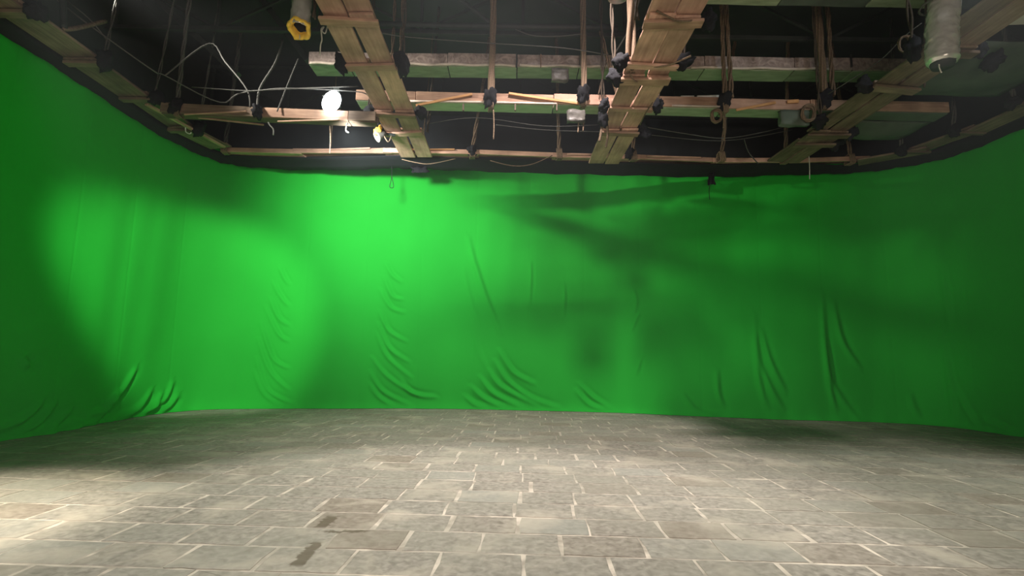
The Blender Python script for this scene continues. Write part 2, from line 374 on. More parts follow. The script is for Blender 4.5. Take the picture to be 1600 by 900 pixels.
# stones: running bond, rows turned two degrees to the picture plane
PHI = math.radians(-2.0)
cP, sP = math.cos(PHI), math.sin(PHI)
def to_world(a, c): return Vector((a * cP - c * sP, a * sP + c * cP, 0))
def to_grid(p): return (p.x * cP + p.y * sP, -p.x * sP + p.y * cP)
ROW, LEN = 0.43, 0.60
g0 = to_grid(at_z(650, 829, 0))[1]
anchor = to_grid(at_z(820, 793, 0))[0]
def stone_geo(a0, a1, c0, c1, r, fine):
    ga = [a0] + [a0 + (a1 - a0) * q for q in (.03, .2, .4, .6, .8, .97)] + [a1] if fine else [a0, a1]
    pts = [(a, c0) for a in ga] + ([(a1, (c0 + c1) / 2)] if fine else []) + [(a, c1) for a in reversed(ga)] + ([(a0, (c0 + c1) / 2)] if fine else [])
    j = 0.011 if fine else 0.008
    pts = [(a + r.uniform(-j, j), c + r.uniform(-j * .7, j * .7)) for a, c in pts]
    ma = (a0 + a1) / 2; mc = (c0 + c1) / 2; n = len(pts); h = r.uniform(-0.0015, 0.0025); tx = r.uniform(-.003, .003); ty = r.uniform(-.004, .004)
    v = []
    for lev, ins, z in ((0, 0.0, -0.010), (1, 0.0, -0.0025), (2, 0.010, 0.0)):
        for a, c in pts:
            s = max(0.5, 1 - ins / max(1e-6, (a1 - a0) / 2)); t = max(.5, 1 - ins / max(1e-6, (c1 - c0) / 2))
            aa = ma + (a - ma) * s; cc = mc + (c - mc) * t
            zz = z + (h + tx * (aa - ma) + ty * (cc - mc) if lev else 0)
            p = to_world(aa, cc); v.append(Vector((p.x, p.y, zz)))
    fs = []
    for l in range(2):
        for i in range(n): fs.append((l * n + i, l * n + (i + 1) % n, (l + 1) * n + (i + 1) % n, (l + 1) * n + i))
    fs.append(tuple(2 * n + i for i in range(n)))
    return v, fs
def view_x(p):
    d = p - EYE; wv = d.dot(_f)
    if wv < 0.3: return None
    return 800 + F * d.dot(_r) / wv, 450 - F * d.dot(_u) / wv
sr = random.Random(21)
stones = []
for k in range(-20, 24):
    c0 = g0 + k * ROW; c1 = c0 + ROW
    a = anchor + (LEN / 2 if k % 2 else 0) + sr.uniform(-.06, .06) - LEN * 30
    while a < 14:
        L = LEN * sr.uniform(0.92, 1.08)
        gap = sr.choice((0.015, 0.022, 0.03, 0.045)); rg = sr.uniform(0.018, 0.036)
        A0, A1, C0, C1 = a + gap / 2, a + L - gap / 2, c0 + rg / 2, c1 - rg / 2
        a += L
        p = to_world((A0 + A1) / 2, (C0 + C1) / 2)
        if not (XL + .5 < p.x < XR - .5 and YF + .5 < p.y < YB - .5): continue
        stones.append((p, A0, A1, C0, C1))
def in_view(p):
    q = view_x(p); return q is not None and -60 < q[0] < 1660 and q[1] < 960
near = sorted([s for s in stones if in_view(s[0])], key=lambda s: s[0].y)[:300]
near_set = set(id(s) for s in near)
fv, ff = [], []
for s in stones:
    p, A0, A1, C0, C1 = s
    if id(s) in near_set:
        v, fs = stone_geo(A0, A1, C0, C1, sr, True)
        loc = Vector((p.x, p.y, 0))
        o = link('stone', mesh_from(local(loc, v), fs, 'stone'), 'stone', floor); o.location = loc - floor.location
    else:
        v, fs = stone_geo(A0, A1, C0, C1, sr, False); b0 = len(fv)
        fv += v; ff += [tuple(i + b0 for i in q) for q in fs]
o = link('far_stones', mesh_from(local(floor.location, fv), ff, 'far_stones'), 'stone', floor); o['kind'] = 'stuff'; o['label'] = 'grey paving stones too far off to pick apart'

# ------------------------------------------------------------------ green backdrop cloth
PLAN = [(-7.75, -2.0), (-7.75, 1), (-7.72, 4.5), (-7.72, 7.85), (-7.80, 9.2), (-7.88, 10.7), (-7.72, 11.9), (-7.15, 12.62), (-6.2, 12.95), (-4.3, 13.35), (-2.6, 13.6),
        (-1.0, 13.7), (0.6, 13.68), (2.5, 13.5), (4.4, 13.06), (6.7, 12.62), (8.5, 12.42), (9.45, 12.05), (9.95, 11.5), (10.13, 10.4), (10.2, 8), (10.2, 4), (10.2, -2)]
plan = [Vector((p.x, p.y)) for p in smooth_path([Vector((x, y, 0)) for x, y in PLAN], 24)]
seg = [0.0]
for i in range(1, len(plan)): seg.append(seg[-1] + (plan[i] - plan[i - 1]).length)
PX = np.array([p.x for p in plan]); PY = np.array([p.y for p in plan]); PS = np.array(seg)
HTOP = 6.5
def cloth_sz(px, py):
    """ray against the vertical plan curve -> (arc length, height)"""
    d = ray(px, py); best = None
    cr_ = d.x * PY - d.y * PX
    for i in np.nonzero(np.sign(cr_[:-1]) != np.sign(cr_[1:]))[0]:
        t = cr_[i] / (cr_[i] - cr_[i + 1]); X = PX[i] + t * (PX[i + 1] - PX[i]); Y = PY[i] + t * (PY[i + 1] - PY[i])
        if X * d.x + Y * d.y <= 0: continue
        k = (Y / d.y) if abs(d.y) > 1e-6 else X / d.x
        return PS[i] + t * (PS[i + 1] - PS[i]), CAMH + d.z * k
    return None
folds = []   # (points in pixels, amplitude, width)
def fam(ox, oy, sc, curves, amp, wid):
    for c in curves: folds.append(([(ox + x / sc, oy + y / sc) for x, y in c], amp, wid))
fam(0, 340, 2.369, [[(1035, 185), (1050, 220), (1070, 250)], [(1010, 240), (1040, 295), (1070, 330)], [(1000, 300), (1030, 370), (1070, 400)], [(980, 330), (1030, 430), (1070, 460)],
    [(965, 390), (1010, 520), (1070, 560)], [(955, 450), (1000, 570), (1070, 640)], [(948, 520), (990, 640), (1090, 690)], [(942, 570), (975, 650), (1040, 700)]], 0.035, 0.050)
fam(0, 340, 2.369, [[(640, 610), (600, 680), (500, 730)], [(560, 640), (500, 710), (420, 745)], [(600, 650), (560, 700), (530, 715)], [(660, 660), (620, 700), (570, 720)], [(430, 640), (380, 710), (300, 735)],
    [(250, 715), (160, 790), (60, 815)], [(200, 690), (120, 770), (0, 800)], [(300, 755), (200, 795), (110, 812)], [(150, 690), (80, 750), (-30, 790)], [(440, 670), (350, 745), (250, 775)], [(500, 560), (440, 650), (380, 695)],
    [(90, 520), (97, 540), (110, 552)]], 0.075, 0.065)
fam(500, 340, 2.648, [[(270, 190), (300, 240), (340, 270)], [(265, 250), (300, 325), (345, 340)], [(250, 300), (290, 370), (350, 395)], [(245, 390), (285, 470), (360, 515)], [(240, 440), (285, 540), (370, 600)], [(235, 480), (280, 580), (380, 665)],
    [(215, 580), (280, 660), (400, 735), (480, 745)], [(207, 640), (260, 720), (380, 780)], [(205, 690), (245, 745), (310, 785)], [(330, 670), (380, 725), (470, 740)]], 0.038, 0.055)
fam(500, 340, 2.648, [[(612, 80), (640, 190), (690, 340), (748, 480)]], 0.045, 0.075)
fam(500, 340, 2.648, [[(595, 210), (620, 330), (660, 440)], [(630, 440), (660, 560), (700, 640)]], 0.02, 0.07)
fam(500, 340, 2.648, [[(740, 550), (800, 640), (890, 690)], [(722, 595), (780, 680), (880, 750), (990, 788)], [(700, 635), (750, 700), (900, 780)], [(660, 660), (720, 730), (830, 782)], [(625, 700), (680, 750), (760, 785)], [(600, 740), (635, 770), (680, 786)],
    [(1060, 715), (1110, 770), (1180, 798)], [(1075, 690), (1130, 745), (1200, 790)]], 0.055, 0.065)
fam(500, 340, 2.648, [[(1322, 395), (1305, 430), (1288, 470)], [(1300, 300), (1310, 350), (1300, 400)], [(1332, 570), (1320, 610), (1308, 650)], [(870, 180), (872, 250), (866, 360)], [(1010, 280), (1012, 340), (1008, 410)]], 0.02, 0.045)
fam(1066, 340, 2.5, [[(278, 380), (300, 560), (350, 680), (390, 745)], [(278, 460), (295, 620), (330, 750)], [(300, 420), (340, 560), (400, 680)], [(545, 290), (560, 500), (590, 650), (680, 785)], [(552, 480), (572, 640), (600, 750)], [(590, 330), (625, 480), (695, 590)],
    [(1015, 190), (1030, 300), (1045, 420)], [(1020, 490), (1045, 640), (1060, 785)], [(1050, 640), (1110, 750), (1160, 818)], [(890, 690), (905, 740), (930, 785)], [(0, 690), (50, 750), (120, 775)], [(1180, 790), (1260, 825), (1330, 862)], [(135, 600), (140, 680), (160, 740)]], 0.042, 0.070)
# arc-length columns: fine where the camera looks, coarse elsewhere
s_l = cloth_sz(0, 500)[0] - 1.2; s_r = cloth_sz(1600, 500)[0] + 1.2
cols = np.concatenate([np.linspace(0, s_l, 40, endpoint=False), np.linspace(s_l, s_r, 1120, endpoint=False), np.linspace(s_r, PS[-1], 50)])
rows = np.concatenate([np.linspace(0.0, 4.2, 185, endpoint=False), np.linspace(4.2, HTOP, 50)])
S, Z = np.meshgrid(cols, rows)
D = np.zeros_like(S)
for pts, amp, wid in folds:
    q = [cloth_sz(*p) for p in pts]
    if any(a is None for a in q): continue
    path = smooth_path([Vector((a[0], a[1], 0)) for a in q], 8)
    P = np.array([(p.x, p.y) for p in path])
    m0 = P.min(0) - wid * 3.2; m1 = P.max(0) + wid * 3.2
    ci = np.nonzero((cols > m0[0]) & (cols < m1[0]))[0]; ri = np.nonzero((rows > m0[1]) & (rows < m1[1]))[0]
    if len(ci) == 0 or len(ri) == 0: continue
    sub = np.ix_(ri, ci); s_, z_ = S[sub], Z[sub]
    best = np.full(s_.shape, 1e9); sgn = np.zeros_like(s_); tt = np.zeros_like(s_)
    n = len(P) - 1
    for i in range(n):
        ax, ay = P[i]; bx, by = P[i + 1]; dx, dy = bx - ax, by - ay; L2 = dx * dx + dy * dy + 1e-9
        t = np.clip(((s_ - ax) * dx + (z_ - ay) * dy) / L2, 0, 1)
        ex = s_ - ax - t * dx; ey = z_ - ay - t * dy; dd = ex * ex + ey * ey
        up = dd < best; best = np.where(up, dd, best); sgn = np.where(up, np.sign(dx * ey - dy * ex), sgn); tt = np.where(up, (i + t) / n, tt)
    dist = np.sqrt(best) * sgn / wid
    taper = np.clip(np.sin(np.pi * np.clip(tt * 0.92 + 0.04, 0, 1)), 0, 1) ** 0.7
    D[sub] += amp * taper * (np.exp(-dist ** 2) - 0.55 * np.exp(-(dist - 1.5) ** 2))
# slack of a big hung cloth: slow swells, faint sewn seams, a gathered hem
D += 0.030 * np.sin(S * 1.15 + 0.4) * np.clip(1.2 - Z / 6, 0, 1) + 0.014 * np.sin(S * 2.9 + Z * 0.35) + 0.006 * np.sin(S * 7.3 - Z * 0.6 + np.sin(S * 2))
for s0 in np.arange(0.7, PS[-1], 1.46): D += -0.004 * np.exp(-((S - s0) / 0.02) ** 2)
D += 0.10 * np.exp(-Z / 0.10) + 0.012 * np.sin(S * 13) * np.exp(-Z / 0.25)
X = np.interp(S, PS, PX); Y = np.interp(S, PS, PY)
dX = np.gradient(X, axis=1); dY = np.gradient(Y, axis=1); ln = np.sqrt(dX ** 2 + dY ** 2) + 1e-9
X = X + dY / ln * D; Y = Y - dX / ln * D          # towards the room
nr, nc = S.shape
me = bpy.data.meshes.new('green_backdrop_cloth')
co = np.stack([X, Y, Z + 0.006], -1).reshape(-1, 3)
idx = np.arange(nr * nc).reshape(nr, nc)
quads = np.stack([idx[:-1, :-1], idx[:-1, 1:], idx[1:, 1:], idx[1:, :-1]], -1).reshape(-1, 4)
me.vertices.add(len(co)); me.vertices.foreach_set('co', co.ravel())
me.loops.add(quads.size); me.loops.foreach_set('vertex_index', quads.ravel())
me.polygons.add(len(quads)); me.polygons.foreach_set('loop_start', np.arange(0, quads.size, 4)); me.polygons.foreach_set('loop_total', np.full(len(quads), 4))
me.update(calc_edges=True); me.polygons.foreach_set('use_smooth', [True] * len(me.polygons)); me.validate()
backdrop = link('green_backdrop_cloth', me, 'chroma')
tag(backdrop, 'huge bright green chroma cloth hung around the room down to the paving', 'backdrop')

# the space taken by the lighting racks, so that the ropes of other things pass beside them
def X_at(px, py, Y): return at_y(px, py, Y).x
Y0, Y1, Y2 = 7.9, 9.9, 9.55
z0 = at_y(1250, 9, Y0 + .5).z; z1 = at_y(700, 105, Y1).z; z2 = at_y(800, 164, Y2).z
T2_END = 8.55
RACKS = [(X_at(1095, 4, Y0), 9.65, Y0 - .08, Y0 + .62, z0 - .06, z0 + .32), (X_at(483, 95, Y1), 9.65, Y1 - .11, Y1 + .52, z1 - .07, z1 + .45), (X_at(556, 160, Y2), T2_END, Y2 - .10, Y2 + .43, z2 - .06, z2 + .34)]
RACKS += [(XL, XR, Yt - .10, Yt + .10, zc - .10, zc + .10) for Yt, zb_ in ((5.6, 8.3), (9.97, 8.1), (13.4, 8.0)) for zc in (zb_, 9.25)]
def in_rack(p): return any(b_[0] - .05 < p.x < b_[1] + .05 and b_[2] < p.y < b_[3] and b_[4] < p.z < b_[5] for b_ in RACKS)
def clear_top(A, B):
    A = Vector(A); B = Vector(B)
    for k in range(30):
        for sg in (1, -1):
            C = B + Vector((0, sg * k * .06, 0))
            if not any(in_rack(A.lerp(C, t / 80)) for t in range(81)): return C
    return B

# ------------------------------------------------------------------ perimeter catwalk and black masking cloth
def offset_plan(s, inward):
    x = float(np.interp(s, PS, PX)); y = float(np.interp(s, PS, PY)); e = 0.05
    tx = float(np.interp(s + e, PS, PX) - np.interp(s - e, PS, PX)); ty = float(np.interp(s + e, PS, PY) - np.interp(s - e, PS, PY)); l = math.hypot(tx, ty) + 1e-9
    return Vector((x + ty / l * inward, y - tx / l * inward, 0))
EDGE = [(-7.62, 1.5), (-7.62, 5), (-7.62, 7.4), (-7.66, 8.9), (-7.70, 10.6), (-7.4, 11.9), (-6.9, 12.4), (-5.3, 12.62), (-2.9, 12.4), (-1.6, 12.45), (0.44, 12.55), (2.55, 12.6), (4.9, 12.62), (7.1, 12.34), (8.4, 12.14), (9.3, 11.66), (9.85, 11.0), (10.0, 9.8), (10.05, 7), (10.05, 1.5)]
edge = smooth_path([Vector((x, y, 0)) for x, y in EDGE], 10)
def edge_in(i, d):
    t = (edge[min(i + 1, len(edge) - 1)] - edge[max(i - 1, 0)]).normalized()
    return edge[i] + Vector((t.y, -t.x, 0)) * d
v, f = [], []
prof = [(0.62, 6.128), (0.60, 6.115), (0.42, 6.10), (0.20, 6.06), (0.0, 6.02), (-0.03, 6.05), (-0.05, 6.14)]
for i in range(len(edge)):
    for d, z in prof:
        sagz = 0.012 * math.sin(i * 0.9) + 0.008 * math.sin(i * 2.3 + d * 5)
        tg = (edge[min(i + 1, len(edge) - 1)] - edge[max(i - 1, 0)]).normalized()
        side = abs(tg.y)
        narrow = (1 - 0.71 * side) if edge[i].x < 0 else 1 - 0.44 * min(1, max(0, (edge[i].x - 6.9) / 0.9))
        p = edge_in(i, d * narrow if d > 0 else d)
        if d > 0.61: z += 0.10 * side ** 3          # a raised lip beside the planks of the side stretches
        v.append(Vector((p.x, p.y, z + (sagz if d < 0.1 else 0))))
k = len(prof)
for i in range(len(edge) - 1):
    for j in range(k - 1): f.append((i * k + j, i * k + j + 1, (i + 1) * k + j + 1, (i + 1) * k + j))
me = mesh_from(v, f, 'black_masking_cloth', True)
o = link('black_masking_cloth', me, 'black_cloth'); tag(o, 'black masking cloth slung under the outer walkway along the backdrop top', 'cloth')
md = o.modifiers.new('thick', 'SOLIDIFY'); md.thickness = 0.008

def walkway(name, label, cat, path, z, width=0.36, n=1, seg_len=2.4, material='wood', thick=0.045, start=0):
    """planks laid end over end along a plan path"""
    root = thing(name, label, cat, (path[0].x, path[0].y, z))
    pts = [Vector(p) for p in path]
    for i in range(len(pts) - 1):
        A, B = pts[i], pts[i + 1]; d = (B - A).normalized(); side = Vector((d.y, -d.x, 0))
        for j in range(n):
            off = (j - (n - 1) / 2) * (width + 0.03) + rnd.uniform(-.012, .012)
            lap = 0.055 if i % 2 else 0.0
            a = A - d * rnd.uniform(.06, .16) + side * off; b_ = B + d * rnd.uniform(.06, .16) + side * (off + rnd.uniform(-.02, .02))
            a.z = b_.z = z + lap; b_.z += 0.01
            board('plank', a, b_, width, thick, material, root, roll=rnd.uniform(-.02, .02), warp=0.006)
    return root
# left stretch
lp = [Vector((-7.10, y, 0)) for y in (1.6, 3.5, 5.2, 6.6, 7.85, 9.05, 10.4)] + [Vector((-6.85, 11.3, 0))]
left_walk = walkway('perimeter_walkway', 'dim plank walkway along the side wall, ending beside the glowing lamp', 'walkway', lp, 6.09, 0.55, 1, material='wood_mid')
left_walk['label'] = 'dim plank walkway over the backdrop side lit in bright green'
for y in (6.6, 7.85, 9.05, 10.4):
    board('cross_bar', (-7.36, y, 6.03), (-6.78, y, 6.03), 0.14, 0.05, 'wood_mid', left_walk)
    lump('lashing', (-6.72, y, 6.10), (0.13, 0.11, 0.13), left_walk)
board('edge_batten', (-7.0, 9.2, 6.03), (-6.62, 11.2, 6.02), 0.07, 0.05, 'wood', left_walk)
for y, dx in ((6.6, .05), (7.85, 0), (9.05, .06), (10.4, 0.02)):
    rope('suspension_rope', (-6.74, y, 6.12), (-6.6 + dx, y + .05, 9.35), 0.020, 'rope_grey', left_walk, 2)
# back stretch
bx = [-6.9, -5.2, -3.0, -1.0, 1.0, 2.9, 4.9, 6.7, 8.3]
byl = [11.75, 11.78, 11.6, 11.62, 11.7, 11.75, 11.88, 11.8, 11.6]
bp_ = [Vector((x, y, 0)) for x, y in zip(bx, byl)]
back_walk = walkway('perimeter_walkway', 'long plank walkway along the top of the wide back of the green cloth', 'walkway', [p + Vector((0, 0.22, 0)) for p in bp_], 6.17, 0.34, 1)
for i in range(len(bp_) - 1):
    a = bp_[i] + Vector((-.1, -.02, 6.17 + rnd.uniform(-.012, .012))); b_ = bp_[i + 1] + Vector((.1, -.02 + rnd.uniform(-.02, .02), 6.17 + rnd.uniform(-.02, .02)))
    board('edge_beam', a, b_, 0.06, 0.11, 'wood', back_walk, sag=0.0, warp=0.006)
    if i in (1, 2, 4, 5):
        board('batten', a + Vector((.35, -.055, 0.00)), b_ + Vector((-.5, -.055, .04)), 0.04, 0.035, 'wood_orange' if i in (2,) else 'wood', back_walk)
HB = [(660, 222), (738, 241), (874, 243), (990, 250), (1128, 254), (1228, 245), (1330, 250), (350, 240), (515, 241)]
TOPDX = [0.12, 0.35, -0.08, 0.1, 0.5, 0.3, -.2, 0.05, 0]
for (px, py), dx in zip(HB, TOPDX):
    p = at_y(px, py, 11.62); p.z = 6.2
    big = px not in (515, 660)
    rope('suspension_rope', p, p + Vector((dx, 0.15, 3.1)), 0.034 if big else 0.012, 'rope' if px not in (350,) else 'rope_grey', back_walk, 3 if big else 2)
    if big: lashing('lashing', p + Vector((0, .05, -0.03)), 0.014, 0.22, 0.22, back_walk, 'rope', 5)
for px, py in ((738, 240), (640, 244), (985, 258)):
    p = at_y(px, py, 11.55); lump('knot', (p.x, 11.58, 6.2), (0.11, 0.09, 0.11), back_walk)
# right stretch
rp = [Vector((8.2, 11.55, 0)), Vector((9.05, 10.9, 0)), Vector((9.35, 9.9, 0)), Vector((9.4, 8.7, 0)), Vector((9.4, 7.3, 0)), Vector((9.4, 5.6, 0)), Vector((9.4, 3.5, 0)), Vector((9.4, 1.6, 0))]
right_walk = walkway('perimeter_walkway', 'dim plank walkway along the shaded dark green end of the cloth', 'walkway', rp, 6.085, 0.42, 1, material='wood_mid')
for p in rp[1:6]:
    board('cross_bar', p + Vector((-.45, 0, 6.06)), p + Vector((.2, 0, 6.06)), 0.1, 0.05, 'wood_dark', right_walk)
    rope('suspension_rope', p + Vector((-.42, 0, 6.1)), clear_top(p + Vector((-.42, 0, 6.1)), p + Vector((-.35, .1, 9.35))), 0.03, 'rope_grey', right_walk, 3)
    lump('lashing', p + Vector((-.44, 0, 6.1)), (0.11, 0.1, 0.11), right_walk)

# ------------------------------------------------------------------ the plank catwalks running away from the camera
def catwalk(label, X, z, joints, w=0.35, gap=0.035, wmat='wood', lumps=True, ropes=True):
    root = thing('catwalk', label, 'catwalk', (X, joints[0], z))
    for i in range(len(joints) - 1):
        y0, y1 = joints[i], joints[i + 1]
        lap = 0.05 if i % 2 else 0.0
        for s in (-1, 1):
            x = X + s * (w + gap) / 2
            a = Vector((x + rnd.uniform(-.02, .02), y0 - rnd.uniform(.02, .14), z + lap)); b_ = Vector((x + rnd.uniform(-.02, .02), y1 + rnd.uniform(.02, .14), z + lap + rnd.uniform(-.01, .01)))
            board('plank', a, b_, w + rnd.uniform(-.02, .01), 0.042, wmat, root, roll=rnd.uniform(-.015, .015), warp=0.004)
    for i, y in enumerate(joints[1:-1]):
        tilt = rnd.uniform(-.05, .05)
        board('cross_bar', (X - w - .05, y - tilt, z - .055), (X + w + .05, y + tilt, z - .055 + rnd.uniform(-.02, .02)), 0.16 + rnd.uniform(-.03, .04), 0.045, ('wood_red' if i % 2 else 'wood') if wmat == 'wood' else wmat, root, warp=0.003)
        for s in (-1, 1):
            xe = X + s * (w + .14)
            yr = y
            if ropes and (i + (s > 0)) % 2 and in_rack(Vector((xe, y, z2 + .1))): yr = Y2 - .16; xe = X + s * (w + .07)
            if lumps and rnd.random() < .8: lump('lashing', (xe, yr + .02, z + 0.03), (rnd.uniform(.10, .14), rnd.uniform(.08, .11), rnd.uniform(.11, .16)), root)
            if ropes and (i + (s > 0)) % 2: rope('suspension_rope', (xe, yr, z), clear_top((xe, yr, z), (xe + s * rnd.uniform(0, .12), yr + rnd.uniform(-.1, .1), 9.35)), 0.026, 'rope_dark', root, 2)
    return root
def Yz(x, y, z): return at_z(x, y, z).y
JL = [2.2, 4.4, Yz(560, 30, 6), Yz(590, 100, 6), Yz(620, 176, 6), Yz(635, 206, 6), 11.55]
JR = [2.2, 4.3, Yz(1050, 32, 6), Yz(1020, 98, 6), Yz(1010, 122, 6), Yz(985, 166, 6), Yz(970, 205, 6), 11.6]
catL = catwalk('pale twin-plank catwalk beside the glowing flood lamp and the yellow-ended duct', -2.31, 6.0, JL)
catR = catwalk('brown twin-plank catwalk with rope bindings beside the grey bell lamp', 2.13, 6.0, JR, wmat='wood')
J3 = [3.0, 5.2, 7.0, Yz(1400, 135, 6.0), Yz(1290, 208, 6), 10.35, 11.5]
cat3 = catwalk('shadowed plank catwalk passing behind the silver foil duct', 6.34, 6.0, J3, w=0.36, wmat='wood_mid')
# rope bindings over the brown catwalk
for (x0, y0, x1, y1) in ((1026, 22, 1092, 36), (1000, 108, 1080, 92), (985, 120, 1000, 130)):
    A = at_z(x0, y0, 5.93); B = at_z(x1, y1, 5.93); mid_ = (A + B) / 2 + Vector((0, 0, -.03))
    tube('binding_rope', [A + Vector((0, 0, .05)), mid_, B + Vector((0, 0, .05))], 0.014, 'rope', catR)
rope('suspension_rope', at_z(986, 112, 6.02), at_z(986, 112, 6.02) + Vector((.05, 0, 3.3)), 0.06, 'rope', catR, 3)
for px, py in ((938, 190), (948, 200)):
    p = at_z(px, py, 5.98); tube('rope_tail', [p + Vector((0, 0, .15)), p + Vector((.02, 0, -.15)), p + Vector((-.02, .02, -.4))], 0.025, 'rope', catR)
tube('rope_loop', [at_z(1020, 160, 5.92), at_z(1008, 178, 5.85), at_z(1000, 195, 5.9)], 0.012, 'rope', catR)

# ------------------------------------------------------------------ lighting racks running across (board face, green underside)
def rack(label, x0, x1, Y, zb, face_h, depth, face_mat, under, pieces, skew=0.0, drop=0.0):
    root = thing('lighting_rack', label, 'rack', (x0, Y, zb))
    xs = [x0] + pieces + [x1]
    for i in range(len(xs) - 1):
        a, b_ = xs[i], xs[i + 1]
        f_ = lambda x: Y + skew * (x - x0)
        zz = lambda x: zb + drop * (x - x0)
        fm = face_mat[i % len(face_mat)]; um = under[i % len(under)]
        board('face_board', (a + .005, f_(a) - .02, zz(a) + face_h / 2 + rnd.uniform(-.012, .012)), (b_ - .005, f_(b_) - .02, zz(b_) + face_h / 2 + rnd.uniform(-.012, .012)), 0.035, face_h, fm, root, warp=0.008)
        if um: board('underside_board', (a + .01, f_(a) + depth / 2, zz(a) + .005), (b_ - .01, f_(b_) + depth / 2, zz(b_) + .005), depth, 0.03, um, root, warp=0.006)
        board('top_rail', (a, f_(a) + depth, zz(a) + face_h * .7), (b_, f_(b_) + depth, zz(b_) + face_h * .7), 0.04, 0.10, 'wood_dark', root)
    return root
# upper rack, wrapped in plastic
T1 = rack('high lighting rack faced with pinkish plastic-wrapped boards', X_at(483, 95, Y1), 9.6, Y1, z1, 0.27, 0.42, ['wrapped'], ['green_board'], [X_at(p, 95, Y1) for p in (545, 700, 808, 905, 980, 1100, 1240, 1330)], skew=0.0, drop=0.006)
# lower rack, bare wood
T2 = rack('lower lighting rack of reddish bare boards with orange battens behind the brown catwalk', X_at(556, 160, Y2), T2_END, Y2, z2 + 0.03, 0.21, 0.34, ['wood_red', 'wood_red', 'wood', 'wood_red', 'wood'], ['green_board', 'green_board', 'green_board', 'green_board', 'green_board', 'green_grey'], [X_at(650, 160, Y2), X_at(865, 160, Y2), X_at(975, 160, Y2), X_at(1130, 165, Y2), X_at(1265, 165, Y2)], drop=-0.004)
YL = 9.15; zl0 = at_y(252, 177, YL).z; zl1 = at_y(588, 191, YL).z; xl0 = X_at(252, 170, YL); xl1 = X_at(588, 185, YL)
TL = rack('short bare-wood lighting rack carrying the glowing lamp', xl0, xl1, YL, zl0, 0.19, 0.20, ['wood_mid', 'wood_red', 'wood_mid'], ['wood_dark'], [X_at(402, 176, YL), X_at(545, 182, YL)], drop=(zl1 - zl0) / (xl1 - xl0))
lump('lashing', at_y(402, 174, YL - .06), (.13, .09, .12), TL); _p = at_y(276, 165, YL - .07); lump('lashing', _p, (.13, .09, .15), TL); lashing('lashing_rope', _p + Vector((0, .08, -.06)), 0.013, 0.26, 0.2, TL, 'rope', 4)
rope('suspension_rope', _p, Vector((_p.x, _p.y + .02, 9.35)), .03, 'rope_grey', TL, 3)
def px_board(name, p0, p1, Y, W, T, material, parent): board(name, at_y(*p0, Y), at_y(*p1, Y), T, W, material, parent, warp=0.003)
px_board('batten', (650, 165), (738, 147), Y2 - .07, 0.05, 0.03, 'wood_orange', T2)
px_board('batten', (795, 146), (905, 162), Y2 - .07, 0.05, 0.03, 'wood_orange', T2)
px_board('batten', (1150, 172), (1212, 160), Y2 - .07, 0.05, 0.03, 'wood_orange', T2)
px_board('batten', (1230, 159), (1248, 158), Y2 - .07, 0.07, 0.03, 'wood_orange', T2)
px_board('batten', (288, 179), (385, 174), YL - .06, 0.03, 0.03, 'wood', TL)
px_board('batten', (310, 184), (412, 195), YL + .12, 0.03, 0.03, 'wood', TL)
px_board('batten', (434, 190), (530, 187), YL - .06, 0.03, 0.03, 'wood', TL)
for a_, b2 in ((484, 620), (622, 805), (812, 985), (1080, 1300)):
    A, B = at_y(a_, 104, Y1 - .05), at_y(b2, 103, Y1 - .05); zz_ = z1 + .01 + .006 * (A.x - T1.location.x); zb_ = z1 + .01 + .006 * (B.x - T1.location.x)
    tube('rolled_wrap_edge', [Vector((A.x + (B.x - A.x) * t, A.y, zz_ + (zb_ - zz_) * t + .012 * math.sin(t * 17 + a_))) for t in [i / 8 for i in range(9)]], 0.028, 'plastic', T1, per=3, n=8)
for a_, b2 in ((640, 870), (1050, 1125)):
    A, B = at_y(a_, 165, Y2 - .05), at_y(b2, 165, Y2 - .05)
    tube('pale_edge_strip', [Vector((A.x, A.y, z2 + .02)), Vector(((A.x + B.x) / 2, A.y, z2 + .02)), Vector((B.x, B.y, z2 + .015))], 0.02, 'plastic', T2, per=4, n=8)
# plastic bags and sleeves on the racks
for px, py, wd, ht, Y, root in ((875, 118, .34, .26, Y1 - .09, T1), (900, 182, .34, .24, Y2 - .1, T2), (1240, 185, .55, .3, Y2 - .1, T2)):
    p = at_y(px, py, Y); bm = bmesh.new(); bmesh.ops.create_cube(bm, size=1); bmesh.ops.subdivide_edges(bm, edges=bm.edges[:], cuts=4, use_grid_fill=True)
    for v_ in bm.verts:
        q = v_.co.copy(); v_.co = Vector((q.x * wd, q.y * .1, q.z * ht)) + noise.noise_vector(q * 3 + Vector((px, 0, 0))) * 0.03
    link('wrap_sleeve', bm_mesh(bm, 'wrap', True), 'dull_bag' if px != 1240 else 'green_grey', root, Matrix.Translation(p))
for px, w_ in ((845, .05), (807, .06), (617, .04), (1330, .05)):
    p = at_y(px, 95, Y1 - .06); board('strap', p + Vector((0, 0, -.14)), p + Vector((0, 0, .14)), 0.02, w_, 'wood_red' if px == 845 else 'steel', T1, up=Vector((0, 1, 0)), warp=0)
for px in (724, 805, 870):
    p = at_y(px, 168, Y2 - .05); board('clip', p + Vector((0, 0, -.07)), p + Vector((0, 0, .07)), 0.03, 0.05, 'wood_dark', T2, up=Vector((0, 1, 0)), warp=0)
